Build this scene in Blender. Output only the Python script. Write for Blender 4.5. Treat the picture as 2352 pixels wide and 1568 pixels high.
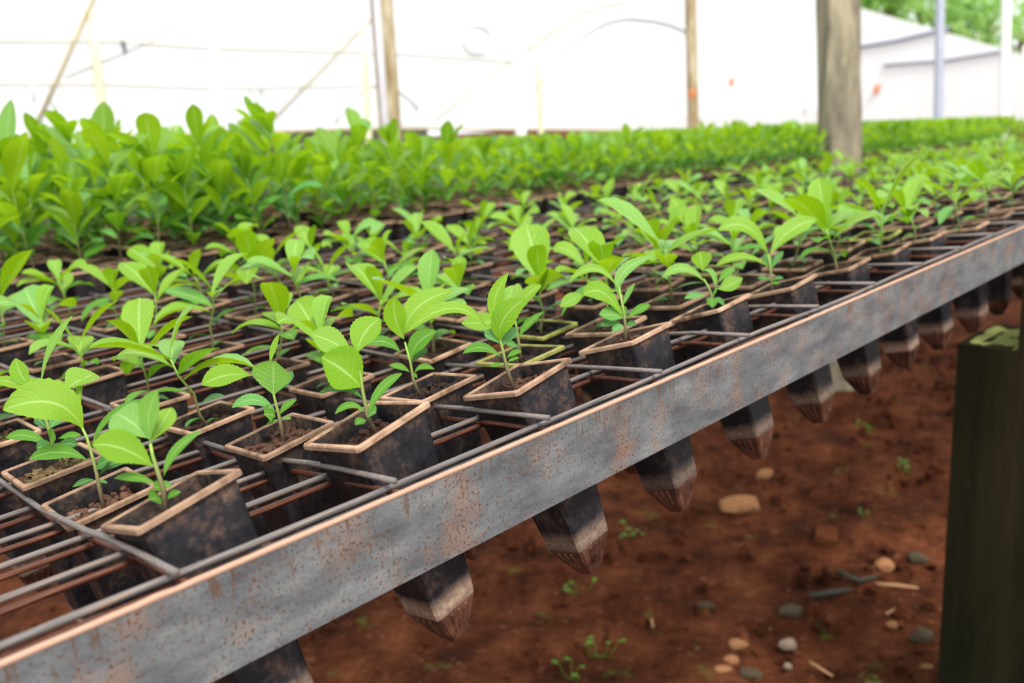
import bpy, bmesh, math, random
from mathutils import Vector, Matrix, Euler
for o in list(bpy.data.objects): bpy.data.objects.remove(o)
C = bpy.context.scene.collection
random.seed(7)
rnd = random.random
def ru(a, b): return a + (b - a) * random.random()

# ------------------------------------------------------------------ camera
U = 0.25            # one bench unit in metres
G = 3.2             # bench mesh height above the soil, in units
CAMM = ((0.67878271, -0.2152806, 0.70207428), (-0.73203488, -0.12268903, 0.6701286), (-0.05812887, -0.96881457, -0.2408721))
RT = Vector([r[0] for r in CAMM]); DN = Vector([r[1] for r in CAMM]); FW = Vector([r[2] for r in CAMM])
EYE = Vector((0, 0, 1.0))
F = 2110.0
def ray(u, v):
    return RT * ((u - 1176) / F) + DN * ((v - 784) / F) + FW
def at_z(u, v, z):           # photo pixel -> point on a level plane (bench units)
    r = ray(u, v); return EYE + r * ((z - 1) / r.z)
def at_y(u, v, y):
    r = ray(u, v); return EYE + r * (y / r.y)
def at_x(u, v, x):
    r = ray(u, v); return EYE + r * (x / r.x)
def at_d(u, v, d):
    return EYE + ray(u, v) * d
def depth(p): return (p - EYE).dot(FW)
def proj(p):
    c = p - EYE; d = c.dot(FW)
    if d < .05: return (-9999, -9999)
    return 1176 + F * c.dot(RT) / d, 784 + F * c.dot(DN) / d
def M(p):                    # bench units -> metres
    return Vector((p[0] * U, p[1] * U, (p[2] + G) * U))

cam = bpy.data.cameras.new('camera'); co = bpy.data.objects.new('camera', cam); C.objects.link(co)
co.matrix_world = Matrix(((RT.x, -DN.x, -FW.x, 0), (RT.y, -DN.y, -FW.y, 0), (RT.z, -DN.z, -FW.z, (1 + G) * U), (0, 0, 0, 1)))
cam.sensor_width = 36; cam.lens = F / 2352 * 36; cam.clip_start = .02; cam.clip_end = 400
cam.dof.use_dof = True; cam.dof.focus_distance = 2.45 * U; cam.dof.aperture_fstop = 7.0
bpy.context.scene.camera = co
sc = bpy.context.scene
sc.view_settings.view_transform = 'Standard'; sc.view_settings.look = 'None'
sc.view_settings.gamma = 1; sc.view_settings.use_curve_mapping = False
sc.view_settings.exposure = 0.38
sc.cycles.max_bounces = 6; sc.cycles.transparent_max_bounces = 6

# ------------------------------------------------------------------ sky and sun
w = bpy.data.worlds.new('sky'); sc.world = w; w.use_nodes = True
nt = w.node_tree; bg = nt.nodes['Background']
tc = nt.nodes.new('ShaderNodeTexCoord'); nz = nt.nodes.new('ShaderNodeTexNoise'); cr = nt.nodes.new('ShaderNodeValToRGB')
nz.inputs['Scale'].default_value = 3; nz.inputs['Detail'].default_value = 4
cr.color_ramp.elements[0].position = .38; cr.color_ramp.elements[0].color = (.84, .93, 1, 1)
cr.color_ramp.elements[1].position = .6; cr.color_ramp.elements[1].color = (1, 1, 1, 1)
nt.links.new(tc.outputs['Generated'], nz.inputs['Vector']); nt.links.new(nz.outputs['Fac'], cr.inputs['Fac'])
nt.links.new(cr.outputs['Color'], bg.inputs['Color']); bg.inputs['Strength'].default_value = 1.22
sl = bpy.data.lights.new('sun', 'SUN'); sl.energy = 3.4; sl.angle = math.radians(16); sl.color = (1, .95, .86)
so = bpy.data.objects.new('sun', sl); C.objects.link(so)
so.rotation_euler = Vector((.24, .60, -1.0)).to_track_quat('-Z', 'Y').to_euler()

# ------------------------------------------------------------------ materials
def mat(name): 
    m = bpy.data.materials.new(name); m.use_nodes = True
    return m, m.node_tree, m.node_tree.nodes['Principled BSDF']
def node(t, k, **kw):
    n = t.nodes.new(k)
    for a, b in kw.items():
        if a in n.inputs: n.inputs[a].default_value = b
        else: setattr(n, a, b)
    return n
def ramp(t, fac, stops, interp='LINEAR'):
    r = t.nodes.new('ShaderNodeValToRGB'); e = r.color_ramp.elements; r.color_ramp.interpolation = interp
    while len(e) < len(stops): e.new(.5)
    for x, (p, c) in zip(e, stops): x.position = p; x.color = (*c, 1)
    t.links.new(fac, r.inputs['Fac']); return r.outputs['Color']
def noise(t, scale, detail=5, vec=None, rough=.6):
    n = node(t, 'ShaderNodeTexNoise', Scale=scale, Detail=detail, Roughness=rough)
    if vec is not None: t.links.new(vec, n.inputs['Vector'])
    return n.outputs['Fac']
def coord(t, which='Object'): return t.nodes.new('ShaderNodeTexCoord').outputs[which]
def scaled(t, v, s):
    m = node(t, 'ShaderNodeMapping'); m.inputs['Scale'].default_value = s; t.links.new(v, m.inputs['Vector']); return m.outputs['Vector']
def mix(t, fac, a, b, mode='MIX'):
    m = t.nodes.new('ShaderNodeMix'); m.data_type = 'RGBA'; m.blend_type = mode
    for s, v in ((0, fac), (6, a), (7, b)):
        if hasattr(v, 'is_linked'): t.links.new(v, m.inputs[s])
        else: m.inputs[s].default_value = v if s == 0 else (*v, 1)
    return m.outputs[2]
def math_(t, op, a, b=0.0, c=None):
    m = t.nodes.new('ShaderNodeMath'); m.operation = op
    for i, v in enumerate((a, b) if c is None else (a, b, c)):
        if hasattr(v, 'is_linked'): t.links.new(v, m.inputs[i])
        else: m.inputs[i].default_value = v
    return m.outputs[0]
def bump(t, b, h, s=.3, d=.002):
    n = node(t, 'ShaderNodeBump', Strength=s, Distance=d); t.links.new(h, n.inputs['Height']); t.links.new(n.outputs['Normal'], b.inputs['Normal'])
def rand(t): return t.nodes.new('ShaderNodeObjectInfo').outputs['Random']

def leaf_mat(name, hue0, hue1, trans, rough=.3, tf=.36):
    m, t, b = mat(name)
    uv = t.nodes.new('ShaderNodeTexCoord').outputs['UV']
    sx = t.nodes.new('ShaderNodeSeparateXYZ'); t.links.new(uv, sx.inputs[0])
    ax = math_(t, 'ABSOLUTE', math_(t, 'SUBTRACT', sx.outputs['Y'], .5))
    # side veins: stripes swept forward from the midrib
    st = math_(t, 'SINE', math_(t, 'MULTIPLY', math_(t, 'SUBTRACT', sx.outputs['X'], math_(t, 'MULTIPLY', ax, .55)), 46))
    vein = math_(t, 'POWER', math_(t, 'MAXIMUM', st, 0.0), 14)
    vein = math_(t, 'MULTIPLY', vein, math_(t, 'LESS_THAN', ax, .42))
    rib = math_(t, 'LESS_THAN', ax, .03)
    base = mix(t, rand(t), hue0, hue1)
    base = mix(t, math_(t, 'MULTIPLY', noise(t, 60, 4), .35), base, tuple(.6 * x for x in hue0))
    gm = t.nodes.new('ShaderNodeNewGeometry')
    base = mix(t, math_(t, 'MULTIPLY', math_(t, 'SUBTRACT', 1.0, gm.outputs['Backfacing']), math_(t, 'MULTIPLY', math_(t, 'POWER', rand(t), 3.0), .75)), base, (.13, .40, .12))  # pale blue-green sky sheen on some upper leaf faces, tinted into base colour
    col = mix(t, math_(t, 'MULTIPLY', vein, .35), base, (.42, .62, .16))
    col = mix(t, math_(t, 'MULTIPLY', rib, .55), col, (.45, .66, .22))
    t.links.new(col, b.inputs['Base Color']); b.inputs['Roughness'].default_value = rough
    b.inputs['Specular IOR Level'].default_value = .5
    bump(t, b, math_(t, 'ADD', math_(t, 'MULTIPLY', math_(t, 'MAXIMUM', vein, rib), -1.0), math_(t, 'MULTIPLY', noise(t, 150, 3), .5)), .55, .0007)
    tr = t.nodes.new('ShaderNodeBsdfTranslucent')
    t.links.new(mix(t, .55, col, trans), tr.inputs['Color'])
    ms = t.nodes.new('ShaderNodeMixShader'); ms.inputs[0].default_value = tf
    t.links.new(b.outputs[0], ms.inputs[1]); t.links.new(tr.outputs[0], ms.inputs[2])
    t.links.new(ms.outputs[0], t.nodes['Material Output'].inputs[0])
    return m
L_YOUNG = leaf_mat('leaf_young', (.18, .40, .004), (.30, .50, .006), (.50, .80, .004))
L_MID = leaf_mat('leaf_mid', (.075, .28, .010), (.15, .38, .010), (.32, .66, .01), .34)
L_DARK = leaf_mat('leaf_mature', (.03, .15, .022), (.06, .23, .022), (.14, .45, .02), .26, .3)
L_TALL = leaf_mat('leaf_tall', (.05, .20, .008), (.36, .52, .008), (.48, .78, .01), .3, .5)

m, t, b = mat('stem_bark'); STEM = m
cz = t.nodes.new('ShaderNodeSeparateXYZ'); t.links.new(coord(t, 'UV'), cz.inputs[0])
t.links.new(ramp(t, cz.outputs['X'], [(0, (.10, .055, .045)), (.35, (.16, .15, .05)), (1, (.26, .46, .06))]), b.inputs['Base Color']); b.inputs['Roughness'].default_value = .5

def pot_mat(name, dust, moss=0):
    m, t, b = mat(name)
    v = coord(t); s = t.nodes.new('ShaderNodeSeparateXYZ'); t.links.new(v, s.inputs[0])
    off = t.nodes.new('ShaderNodeVectorMath'); off.operation = 'ADD'; t.links.new(v, off.inputs[0]); t.links.new(rand(t), off.inputs[1])
    n1 = noise(t, 38, 8, off.outputs[0], .72); n2 = noise(t, 260, 5, off.outputs[0]); n3 = noise(t, 14, 4, off.outputs[0])
    f = math_(t, 'MULTIPLY', math_(t, 'ADD', math_(t, 'MULTIPLY', n1, .75), math_(t, 'MULTIPLY', n2, .25)), 1.0)
    zz = math_(t, 'DIVIDE', s.outputs['Z'], .146)      # 0 at the tip, 1 at the rim
    up = math_(t, 'MULTIPLY', math_(t, 'SUBTRACT', zz, .9), .9)
    f = math_(t, 'ADD', f, math_(t, 'MAXIMUM', up, 0.0))
    col = ramp(t, f, [(.38, (.008, .008, .011)), (.52, (.020, .018, .021)), (.61, (.075, .048, .038)), (.74, (.22, .125, .085))])
    # a chalky dirt ring at the shoulder above the slotted tip
    ring = math_(t, 'SUBTRACT', 1.0, math_(t, 'ABSOLUTE', math_(t, 'MULTIPLY', math_(t, 'SUBTRACT', zz, math_(t, 'ADD', .17, math_(t, 'MULTIPLY', n1, .06))), 14)))
    ring = math_(t, 'MULTIPLY', math_(t, 'MAXIMUM', ring, 0.0), math_(t, 'MULTIPLY', math_(t, 'MULTIPLY', rand(t), n2), 1.9 * dust))
    col = mix(t, ring, col, (.62, .42, .30))
    low = math_(t, 'MULTIPLY', math_(t, 'LESS_THAN', zz, .165), .8)
    col = mix(t, low, col, ramp(t, n1, [(.35, (.03, .012, .008)), (.7, (.22, .09, .05))]))
    t.links.new(col, b.inputs['Base Color'])
    t.links.new(ramp(t, f, [(.4, (.38,) * 3), (.7, (.9,) * 3)]), b.inputs['Roughness'])
    b.inputs['Specular IOR Level'].default_value = .18
    bump(t, b, n1, .25, .001)
    return m
POTS = [pot_mat('pot_plastic_black', .9), pot_mat('pot_plastic_dusty', .5)]
def rim_mat(name, a, c, d):
    m, t, b = mat(name)
    vv = t.nodes.new('ShaderNodeVectorMath'); vv.operation = 'ADD'; t.links.new(coord(t), vv.inputs[0]); t.links.new(rand(t), vv.inputs[1])
    cc = ramp(t, noise(t, 70, 6, vv.outputs[0]), [(.32, a), (.48, c), (.72, d)])
    cc = mix(t, math_(t, 'MULTIPLY', math_(t, 'SUBTRACT', 1.0, rand(t)), .62), cc, (.10, .065, .05))
    t.links.new(cc, b.inputs['Base Color']); b.inputs['Roughness'].default_value = .85
    bump(t, b, noise(t, 300, 3), .3, .0006); return m
RIM = rim_mat('rim_clay_dust', (.13, .075, .05), (.40, .25, .165), (.56, .38, .26))
RIMG = rim_mat('rim_algae', (.16, .17, .03), (.34, .36, .06), (.50, .50, .12))
m, t, b = mat('potting_soil'); SOIL = m
t.links.new(ramp(t, noise(t, 220, 6), [(.3, (.012, .009, .008)), (.5, (.05, .03, .02)), (.62, (.15, .075, .045)), (.75, (.24, .14, .08))]), b.inputs['Base Color']); b.inputs['Roughness'].default_value = .75
m, t, b = mat('bark_chip'); CHIP = m
t.links.new(ramp(t, math_(t, 'ADD', math_(t, 'MULTIPLY', noise(t, 90, 3), .6), math_(t, 'MULTIPLY', rand(t), .4)), [(.3, (.02, .015, .014)), (.5, (.07, .035, .025)), (.62, (.22, .11, .07)), (.75, (.05, .09, .02))]), b.inputs['Base Color']); b.inputs['Roughness'].default_value = .6

m, t, b = mat('angle_iron'); IRON = m
v = coord(t)
n_long = noise(t, 34, 8, scaled(t, v, (.6, 1, 1.6)), .6); n_spot = noise(t, 480, 3, v); n_blot = noise(t, 26, 7, v, .65)
n_run = noise(t, 260, 3, scaled(t, v, (1, 1, .12)))
col = ramp(t, n_long, [(.34, (.09, .10, .112)), (.5, (.155, .17, .18)), (.68, (.25, .26, .262))])
dustm = ramp(t, n_blot, [(.50, (0,) * 3), (.66, (.6,) * 3)])
col = mix(t, dustm, col, (.30, .175, .115))
sp = ramp(t, n_spot, [(.55, (0,) * 3), (.62, (.9,) * 3)]); sp2 = ramp(t, n_blot, [(.36, (.25,) * 3), (.52, (1,) * 3)])
col = mix(t, mix(t, 1.0, sp, sp2, 'MULTIPLY'), col, (.11, .045, .018))
rn = ramp(t, n_run, [(.56, (0,) * 3), (.66, (.8,) * 3)])
zc = t.nodes.new('ShaderNodeSeparateXYZ'); t.links.new(v, zc.inputs[0])
rn = mix(t, 1.0, rn, ramp(t, zc.outputs['Z'], [(0, (0,) * 3), (.012, (0,) * 3), (.05, (1,) * 3)]), 'MULTIPLY')
col = mix(t, rn, col, (.13, .055, .02))
t.links.new(col, b.inputs['Base Color']); b.inputs['Metallic'].default_value = .15; b.inputs['Roughness'].default_value = .5
bump(t, b, n_spot, .2, .0006)
m, t, b = mat('iron_lip_dust'); LIP = m
t.links.new(ramp(t, noise(t, 70, 6), [(.3, (.24, .13, .09)), (.55, (.48, .29, .20)), (.8, (.6, .42, .32))]), b.inputs['Base Color']); b.inputs['Roughness'].default_value = .9

def wire(name, stops):
    m, t, b = mat(name)
    t.links.new(ramp(t, noise(t, 75, 6, None, .7), stops), b.inputs['Base Color'])
    b.inputs['Metallic'].default_value = .35; b.inputs['Roughness'].default_value = .5
    bump(t, b, noise(t, 500, 3), .4, .0005); return m
WIRE = wire('wire_grey', [(.35, (.075, .07, .075)), (.5, (.17, .16, .16)), (.6, (.28, .2, .15)), (.7, (.38, .2, .11))])
WIRE2 = wire('wire_rusty', [(.35, (.04, .014, .010)), (.5, (.11, .036, .020)), (.68, (.28, .11, .06))])

m, t, b = mat('red_earth'); EARTH = m
v = coord(t)
col = ramp(t, noise(t, 7, 9, v, .72), [(.32, (.018, .006, .003)), (.48, (.078, .023, .010)), (.6, (.145, .046, .020)), (.75, (.24, .095, .045))])
col = mix(t, ramp(t, noise(t, 55, 4, v), [(.6, (0,) * 3), (.7, (.6,) * 3)]), col, (.24, .11, .055))
col = mix(t, ramp(t, noise(t, 11, 3, v), [(.64, (0,) * 3), (.74, (.7,) * 3)]), col, (.11, .14, .03))
t.links.new(col, b.inputs['Base Color']); b.inputs['Roughness'].default_value = .95
bump(t, b, noise(t, 40, 8, v, .7), .8, .02)

def plain(name, c, rough=.7, scale=30, var=.35, metal=0, bumps=.2):
    m, t, b = mat(name)
    t.links.new(ramp(t, noise(t, scale, 5), [(.3, tuple(x * (1 - var) for x in c)), (.7, tuple(min(1, x * (1 + var)) for x in c))]), b.inputs['Base Color'])
    b.inputs['Roughness'].default_value = rough; b.inputs['Metallic'].default_value = metal
    if bumps: bump(t, b, noise(t, scale * 3, 4), bumps, .002)
    return m
STONE_T = plain('stone_tan', (.27, .13, .06)); STONE_G = plain('stone_grey', (.065, .05, .03)); STONE_P = plain('stone_pale', (.17, .12, .085))
TWIG_T = plain('dry_stick', (.36, .20, .11)); TWIG_D = plain('dark_stick', (.05, .055, .045))

def wood(name, stops, sc_=(1, 1, .12), s=14):
    m, t, b = mat(name); v = coord(t)
    n = noise(t, s, 8, scaled(t, v, sc_), .65)
    t.links.new(ramp(t, n, stops), b.inputs['Base Color']); b.inputs['Roughness'].default_value = .85
    bump(t, b, n, .5, .01); return m
WOOD = wood('weathered_timber', [(.3, (.10, .09, .065)), (.45, (.21, .18, .13)), (.6, (.33, .29, .19)), (.75, (.40, .38, .33))])
WOODD = wood('mossy_dark_timber', [(.3, (.008, .008, .004)), (.55, (.020, .019, .009)), (.75, (.042, .027, .014))])
MOSS = plain('moss', (.33, .35, .11), .95, 60, .6)
WOODP = wood('pole_timber', [(.35, (.22, .15, .07)), (.5, (.34, .27, .15)), (.7, (.52, .46, .34))])
PIPE_W = plain('white_pipe', (.82, .82, .80), .5, 6, .08, 0, 0); PIPE_Y = plain('pale_yellow_pole', (.62, .58, .40), .7, 6, .15, 0, 0)
PIPE_G = plain('galvanised_pole', (.36, .38, .46), .45, 8, .12, .2, 0); BROWNBAR = plain('brown_rafter', (.40, .33, .18), .7, 5, .3, 0, 0)
FAINT = plain('faint_pale_tube', (.66, .71, .68), .7, 5, .08, 0, 0)
ORANGE = plain('dry_orange_leaf', (.75, .28, .10), .7); BLACK = plain('black_plastic', (.03, .03, .035), .5)

m, t, b = mat('greenhouse_film'); FILM = m; XR_ = 112.0      # milky plastic film: lets the daylight through
tr = t.nodes.new('ShaderNodeBsdfTranslucent'); df = t.nodes.new('ShaderNodeBsdfDiffuse'); tp = t.nodes.new('ShaderNodeBsdfTransparent')
fc = ramp(t, noise(t, 1.2, 4, scaled(t, coord(t), (.3, 1, 1.5))), [(.3, (.93, .95, .95)), (.7, (.985, .985, .985))])
t.links.new(fc, tr.inputs['Color']); t.links.new(fc, df.inputs['Color']); tp.inputs['Color'].default_value = (.97, .99, 1, 1)
m1 = t.nodes.new('ShaderNodeMixShader'); m1.inputs[0].default_value = .55; t.links.new(tr.outputs[0], m1.inputs[1]); t.links.new(df.outputs[0], m1.inputs[2])
m2 = t.nodes.new('ShaderNodeMixShader'); m2.inputs[0].default_value = .15; t.links.new(m1.outputs[0], m2.inputs[1]); t.links.new(tp.outputs[0], m2.inputs[2])
t.links.new(m2.outputs[0], t.nodes['Material Output'].inputs[0])
m, t, b = mat('mossy_wall'); MWALL = m
v = coord(t); t.links.new(ramp(t, noise(t, 5, 7, v, .7), [(.35, (.07, .075, .065)), (.5, (.16, .17, .14)), (.6, (.24, .30, .15)), (.72, (.42, .50, .34))]), b.inputs['Base Color'])
FILM2 = FILM.copy(); FILM2.name = 'greenhouse_film_far'
for n_ in FILM2.node_tree.nodes:
    if n_.type == 'MIX_SHADER': n_.inputs[0].default_value = .85 if n_.inputs[0].default_value > .3 else .0
WHITE = plain('white_paint', (.85, .85, .84), .6, 4, .05, 0, 0)
TREE1 = leaf_mat('tree_leaf_light', (.35, .62, .13), (.50, .74, .25), (.55, .85, .3), .5, .5)
TREE2 = leaf_mat('tree_leaf_dark', (.12, .30, .10), (.20, .42, .16), (.3, .6, .2), .5, .4)

for m_ in (EARTH, WOODD, WOOD, SOIL, CHIP, STONE_T, STONE_G, TWIG_D, TWIG_T, RIM, MWALL, MOSS):      # dusty, matt surfaces
    m_.node_tree.nodes['Principled BSDF'].inputs['Specular IOR Level'].default_value = .06
# ------------------------------------------------------------------ building helpers
class MB:
    def __init__(s): s.v = []; s.f = []; s.uv = []; s.mi = []; s.k = 0
    def quadgrid(s, rows, uvs=None, close=False):
        n = len(rows[0]); o = len(s.v)
        for r in rows: s.v += [tuple(p) for p in r]
        for i in range(len(rows) - 1):
            for j in range(n if close else n - 1):
                a = o + i * n + j; b_ = o + i * n + (j + 1) % n
                s.f.append((a, b_, b_ + n, a + n)); s.mi.append(s.k)
        if uvs:
            for r in uvs: s.uv += r
        else: s.uv += [(i / max(1, len(rows) - 1), j / max(1, n - 1)) for i in range(len(rows)) for j in range(n)]
        return o
    def face(s, pts):
        o = len(s.v); s.v += [tuple(p) for p in pts]; s.uv += [(0, 0)] * len(pts); s.f.append(tuple(range(o, o + len(pts)))); s.mi.append(s.k)
    def hexa(s, p):          # 8 points: bottom 4 (ccw), top 4
        o = len(s.v); s.v += [tuple(q) for q in p]; s.uv += [(0, 0)] * 8
        for q in ((3, 2, 1, 0), (4, 5, 6, 7), (0, 1, 5, 4), (1, 2, 6, 5), (2, 3, 7, 6), (3, 0, 4, 7)):
            s.f.append(tuple(o + i for i in q)); s.mi.append(s.k)
    def box(s, c, h, rot=None):
        P = []
        for z in (-1, 1):
            for x, y in ((-1, -1), (1, -1), (1, 1), (-1, 1)):
                d = Vector((x * h[0], y * h[1], z * h[2]))
                if rot: d = rot @ d
                P.append(Vector(c) + d)
        s.hexa(P)
    def tube(s, pts, r, seg=6, caps=True):
        pts = [Vector(p) for p in pts]; rows = []; uvs = []
        n = len(pts); ref = None
        for i, p in enumerate(pts):
            d = (pts[min(i + 1, n - 1)] - pts[max(i - 1, 0)]).normalized()
            if ref is None: ref = Vector((0, 0, 1)) if abs(d.z) < .9 else Vector((1, 0, 0))
            a = d.cross(ref).normalized(); b_ = d.cross(a).normalized(); ref = -b_.cross(d).cross(d) if False else ref
            rr = r[i] if isinstance(r, (list, tuple)) else r
            rows.append([p + (a * math.cos(2 * math.pi * k / seg) + b_ * math.sin(2 * math.pi * k / seg)) * rr for k in range(seg)])
            uvs.append([(i / (n - 1), k / seg) for k in range(seg)])
        o = s.quadgrid(rows, uvs, close=True)
        if caps:
            s.f.append(tuple(o + k for k in range(seg))[::-1]); s.mi.append(s.k)
            s.f.append(tuple(o + (n - 1) * seg + k for k in range(seg))); s.mi.append(s.k)
    def mesh(s, name, mats, smooth=False):
        me = bpy.data.meshes.new(name); me.from_pydata(s.v, [], s.f)
        ul = me.uv_layers.new(name='UVMap'); li = [0] * len(me.loops); me.loops.foreach_get('vertex_index', li)
        flat = []
        for i in li: flat += [s.uv[i][0], s.uv[i][1]]
        ul.data.foreach_set('uv', flat)
        for mm in (mats if isinstance(mats, (list, tuple)) else [mats]): me.materials.append(mm)
        me.polygons.foreach_set('material_index', s.mi)
        if smooth: me.polygons.foreach_set('use_smooth', [True] * len(me.polygons))
        me.update(); return me
def link(name, me, parent=None, kind=None):
    o = bpy.data.objects.new(name, me); C.objects.link(o)
    if parent: o.parent = parent
    if kind: o['kind'] = kind
    return o
def tag(o, label, cat, group=None):
    o['label'] = label; o['category'] = cat
    if group: o['group'] = group
    return o
def empty(name, mw, label, cat, group=None):
    o = bpy.data.objects.new(name, None); C.objects.link(o); o.empty_display_size = .02; o.matrix_world = mw
    return tag(o, label, cat, group)

# ------------------------------------------------------------------ setting: floor, film walls
mb = MB(); nx, ny = 150, 90
rows = []
from mathutils import noise as mn
for j in range(ny + 1):
    y = -4 + 16 * j / ny
    rows.append([M((-4 + 30 * i / nx, y, -G + .09 * mn.noise(Vector((i * .23, j * .23, 0))) + .05 * mn.noise(Vector((i * .71, j * .71, 3))))) for i in range(nx + 1)])
mb.quadgrid(rows)
mb.quadgrid([[M((-60, -60, -G - .06)), M((260, -60, -G - .06))], [M((-60, 170, -G - .06)), M((260, 170, -G - .06))]])
fl = link('floor', mb.mesh('floor', EARTH, True), kind='structure')

def slab(name, pts, thick, material, parent=None):      # a polygon given thickness along 'thick'
    m_ = MB(); n = len(pts); th = Vector(thick)
    A = [Vector(p) for p in pts]; B = [p + th for p in A]
    m_.face(A[::-1]); m_.face(B)
    for i in range(n): m_.face([A[i], A[(i + 1) % n], B[(i + 1) % n], B[i]])
    return link(name, m_.mesh(name, material), parent)
YB = 44.0
bot = [at_y(u, v, YB) for u, v in ((-250, 328), (0, 320), (830, 297), (1000, 296), (1400, 300), (1940, 304))]
top = [Vector((p.x, YB, 26)) for p in bot]
wm = MB(); wm.quadgrid([[M(p) for p in bot], [M(p) for p in top]])
wb = link('wall_back', wm.mesh('wall_back', FILM), kind='structure')
sk = MB()
for p in (bot, ):
    for a, b_ in zip(p[:-1], p[1:]):
        sk.tube([M(a), M(b_)], .025, 6)
link('trim_1', sk.mesh('trim_1', BROWNBAR), kind='structure')

# low mossy block wall outside, under the film's lower edge
wr = empty('block_wall', Matrix.Translation(M((30, 47, -G))), 'low mossy grey block wall outside, below the white plastic film', 'wall')
bl = []
for i in range(3):
    m_ = MB(); m_.box((0, 0, 0), (.42, .1, .16)); bl.append(m_.mesh('block', MWALL))
for r_ in range(8):
    for i in range(30):
        x = (i - 9 + .5 * (r_ % 2)) * .86 ; z = .17 + r_ * .335
        if z > 1.25 - max(0, (i - 10)) * .006 and False: continue
        if z > 1.0 or x > 2.6: continue
        o = link('block', bl[i % 3], wr); o.location = (x, ru(-.015, .015), z); o.rotation_euler = (0, 0, ru(-.01, .01))

# ------------------------------------------------------------------ posts and frame of the greenhouse
def post(name, u0, v0, u1, v1, d, wpx, material, label, cat='post', square=True, z0=-G, grow=1.3, d1=None):
    a = at_d(u0, v0, d); b_ = at_d(u1, v1, d1 or d); r = wpx * d / F / 2
    ax = (a - b_)
    lo = b_ + ax * ((z0 - b_.z) / ax.z); hi = b_ + ax * grow
    m_ = MB(); 
    if square:
        fx = Vector((.7, .714, 0)); rx = Vector((.714, -.7, 0)); rows = []
        n = 14
        for i in range(n + 1):
            c = lo.lerp(hi, i / n); j = [1 + ru(-.03, .03) for _ in range(8)]; q = []
            for k, (sx, sy) in enumerate(((-1, -.85), (-.85, -1), (.85, -1), (1, -.85), (1, .85), (.85, 1), (-.85, 1), (-1, .85))):
                q.append(M(c + (rx * sx + fx * sy) * r * j[k]) - M(lo))
            rows.append(q)
        o_ = m_.quadgrid(rows, close=True); m_.face(rows[-1]); m_.face(rows[0][::-1])
    else:
        m_.tube([M(lo.lerp(hi, i / 4)) - M(lo) for i in range(5)], r * U, 10)
    o = link(name, m_.mesh(name, material, not square)); o.location = M(lo)
    return tag(o, label, cat)
post('timber_post', 1924.5, 0, 1928, 380, 13.6, 77, WOOD, 'thick weathered grey-brown timber post standing up through the seedling bench at right', grow=1.6)
pb = post('timber_post', 876, 0, 897, 300, 17.6, 49, WOODP, 'timber post with a pale strip and a brown edge behind the tall seedlings', grow=1.8)
a_, b_ = at_d(864, 0, 17.32), at_d(886, 300, 17.32); ax_ = a_ - b_; lo_ = b_ + ax_ * ((-G - b_.z) / ax_.z); hi_ = b_ + ax_ * 1.8
m_ = MB(); m_.tube([M(lo_) - pb.location, M(hi_) - pb.location], .019, 8); ps_ = link('pale_strip', m_.mesh('pale_strip', plain('grey_white_strip', (.46, .44, .46), .7, 8, .15), True), pb); ps_['label'] = 'pale grey-white strip down the left side'  # paler grey-white length along the left front of the post
post('pole', 1586, 0, 1592, 275, 31, 27, WOODP, 'slim brown and grey pole with rust-red marks, left of the thick timber post', 'pole', False, grow=1.6)
post('pole', 2160, 0, 2155, 275, 24, 21, PIPE_G, 'bluish grey steel pole right of the thick timber post', 'pole', False, grow=1.6)
post('pole', 2312, 0, 2305, 270, 38, 22, PIPE_W, 'pale overexposed pole near the right edge of the picture', 'pole', False, grow=1.6)
post('pole', 482, 0, 507, 290, 38, 26, PIPE_W, 'white upright pole in front of the film, second from the left', 'pole', False, grow=1.6)
post('pole', 208, 30, 240, 290, 42, 20, PIPE_Y, 'pale yellow upright pole at far left in front of the film', 'pole', False, grow=1.0)
post('pole', 836, 60, 846, 300, 42, 16, PIPE_Y, 'thin pale yellow pole just left of the brown-edged timber post', 'pole', False, grow=1.0)
post('pole', 1186, 0, 1196, 290, 40, 26, PIPE_W, 'white pole right of the hose coil', 'pole', False, grow=1.6)
post('pole', 1234, 100, 1242, 290, 42, 14, PIPE_Y, 'thin cream pole below the bent hoop, midway along the film', 'pole', False, grow=1.0)
def bar(name, pts, y, wpx, material, label, cat='rafter', seg=6):
    P = [at_y(u, v, y) for u, v in pts]; d = sum(depth(p) for p in P) / len(P)
    m_ = MB(); base = M(P[0]); m_.tube([M(p) - base for p in P], wpx * d / F / 2 * U, seg)
    o = link(name, m_.mesh(name, material, True)); o.location = base
    return tag(o, label, cat)
def arc(p0, p1, p2, n=12):
    return [((1 - t_) ** 2 * p0[0] + 2 * t_ * (1 - t_) * p1[0] + t_ * t_ * p2[0], (1 - t_) ** 2 * p0[1] + 2 * t_ * (1 - t_) * p1[1] + t_ * t_ * p2[1]) for t_ in [i / n for i in range(n + 1)]]
bar('rafter', [(222, -20), (150, 140), (68, 322)], 43.93, 9, BROWNBAR, 'brown slanting rafter at the far left of the film')
bar('rafter', [(70, 322), (76, 365)], 43.9, 26, PIPE_W, 'short white foot under the brown slanting rafter', 'foot')
bar('rafter', [(850, 45), (610, 292)], 43.93, 5, BROWNBAR, 'thin slanting rafter rising to the brown-edged timber post')
bar('rafter', [(1172, 140), (1000, 272)], 43.93, 4, PIPE_Y, 'thin slanting rafter below the hose coil')
bar('rafter', [(1210, 112), (1340, 25), (1440, 0)], 43.93, 5, PIPE_Y, 'thin rafter rising to the right above the bent hoop')
bar('rafter', [(470, 0), (338, 95), (150, 175)], 43.95, 6, FAINT, 'faint rafter seen through the film at far left')
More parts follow.
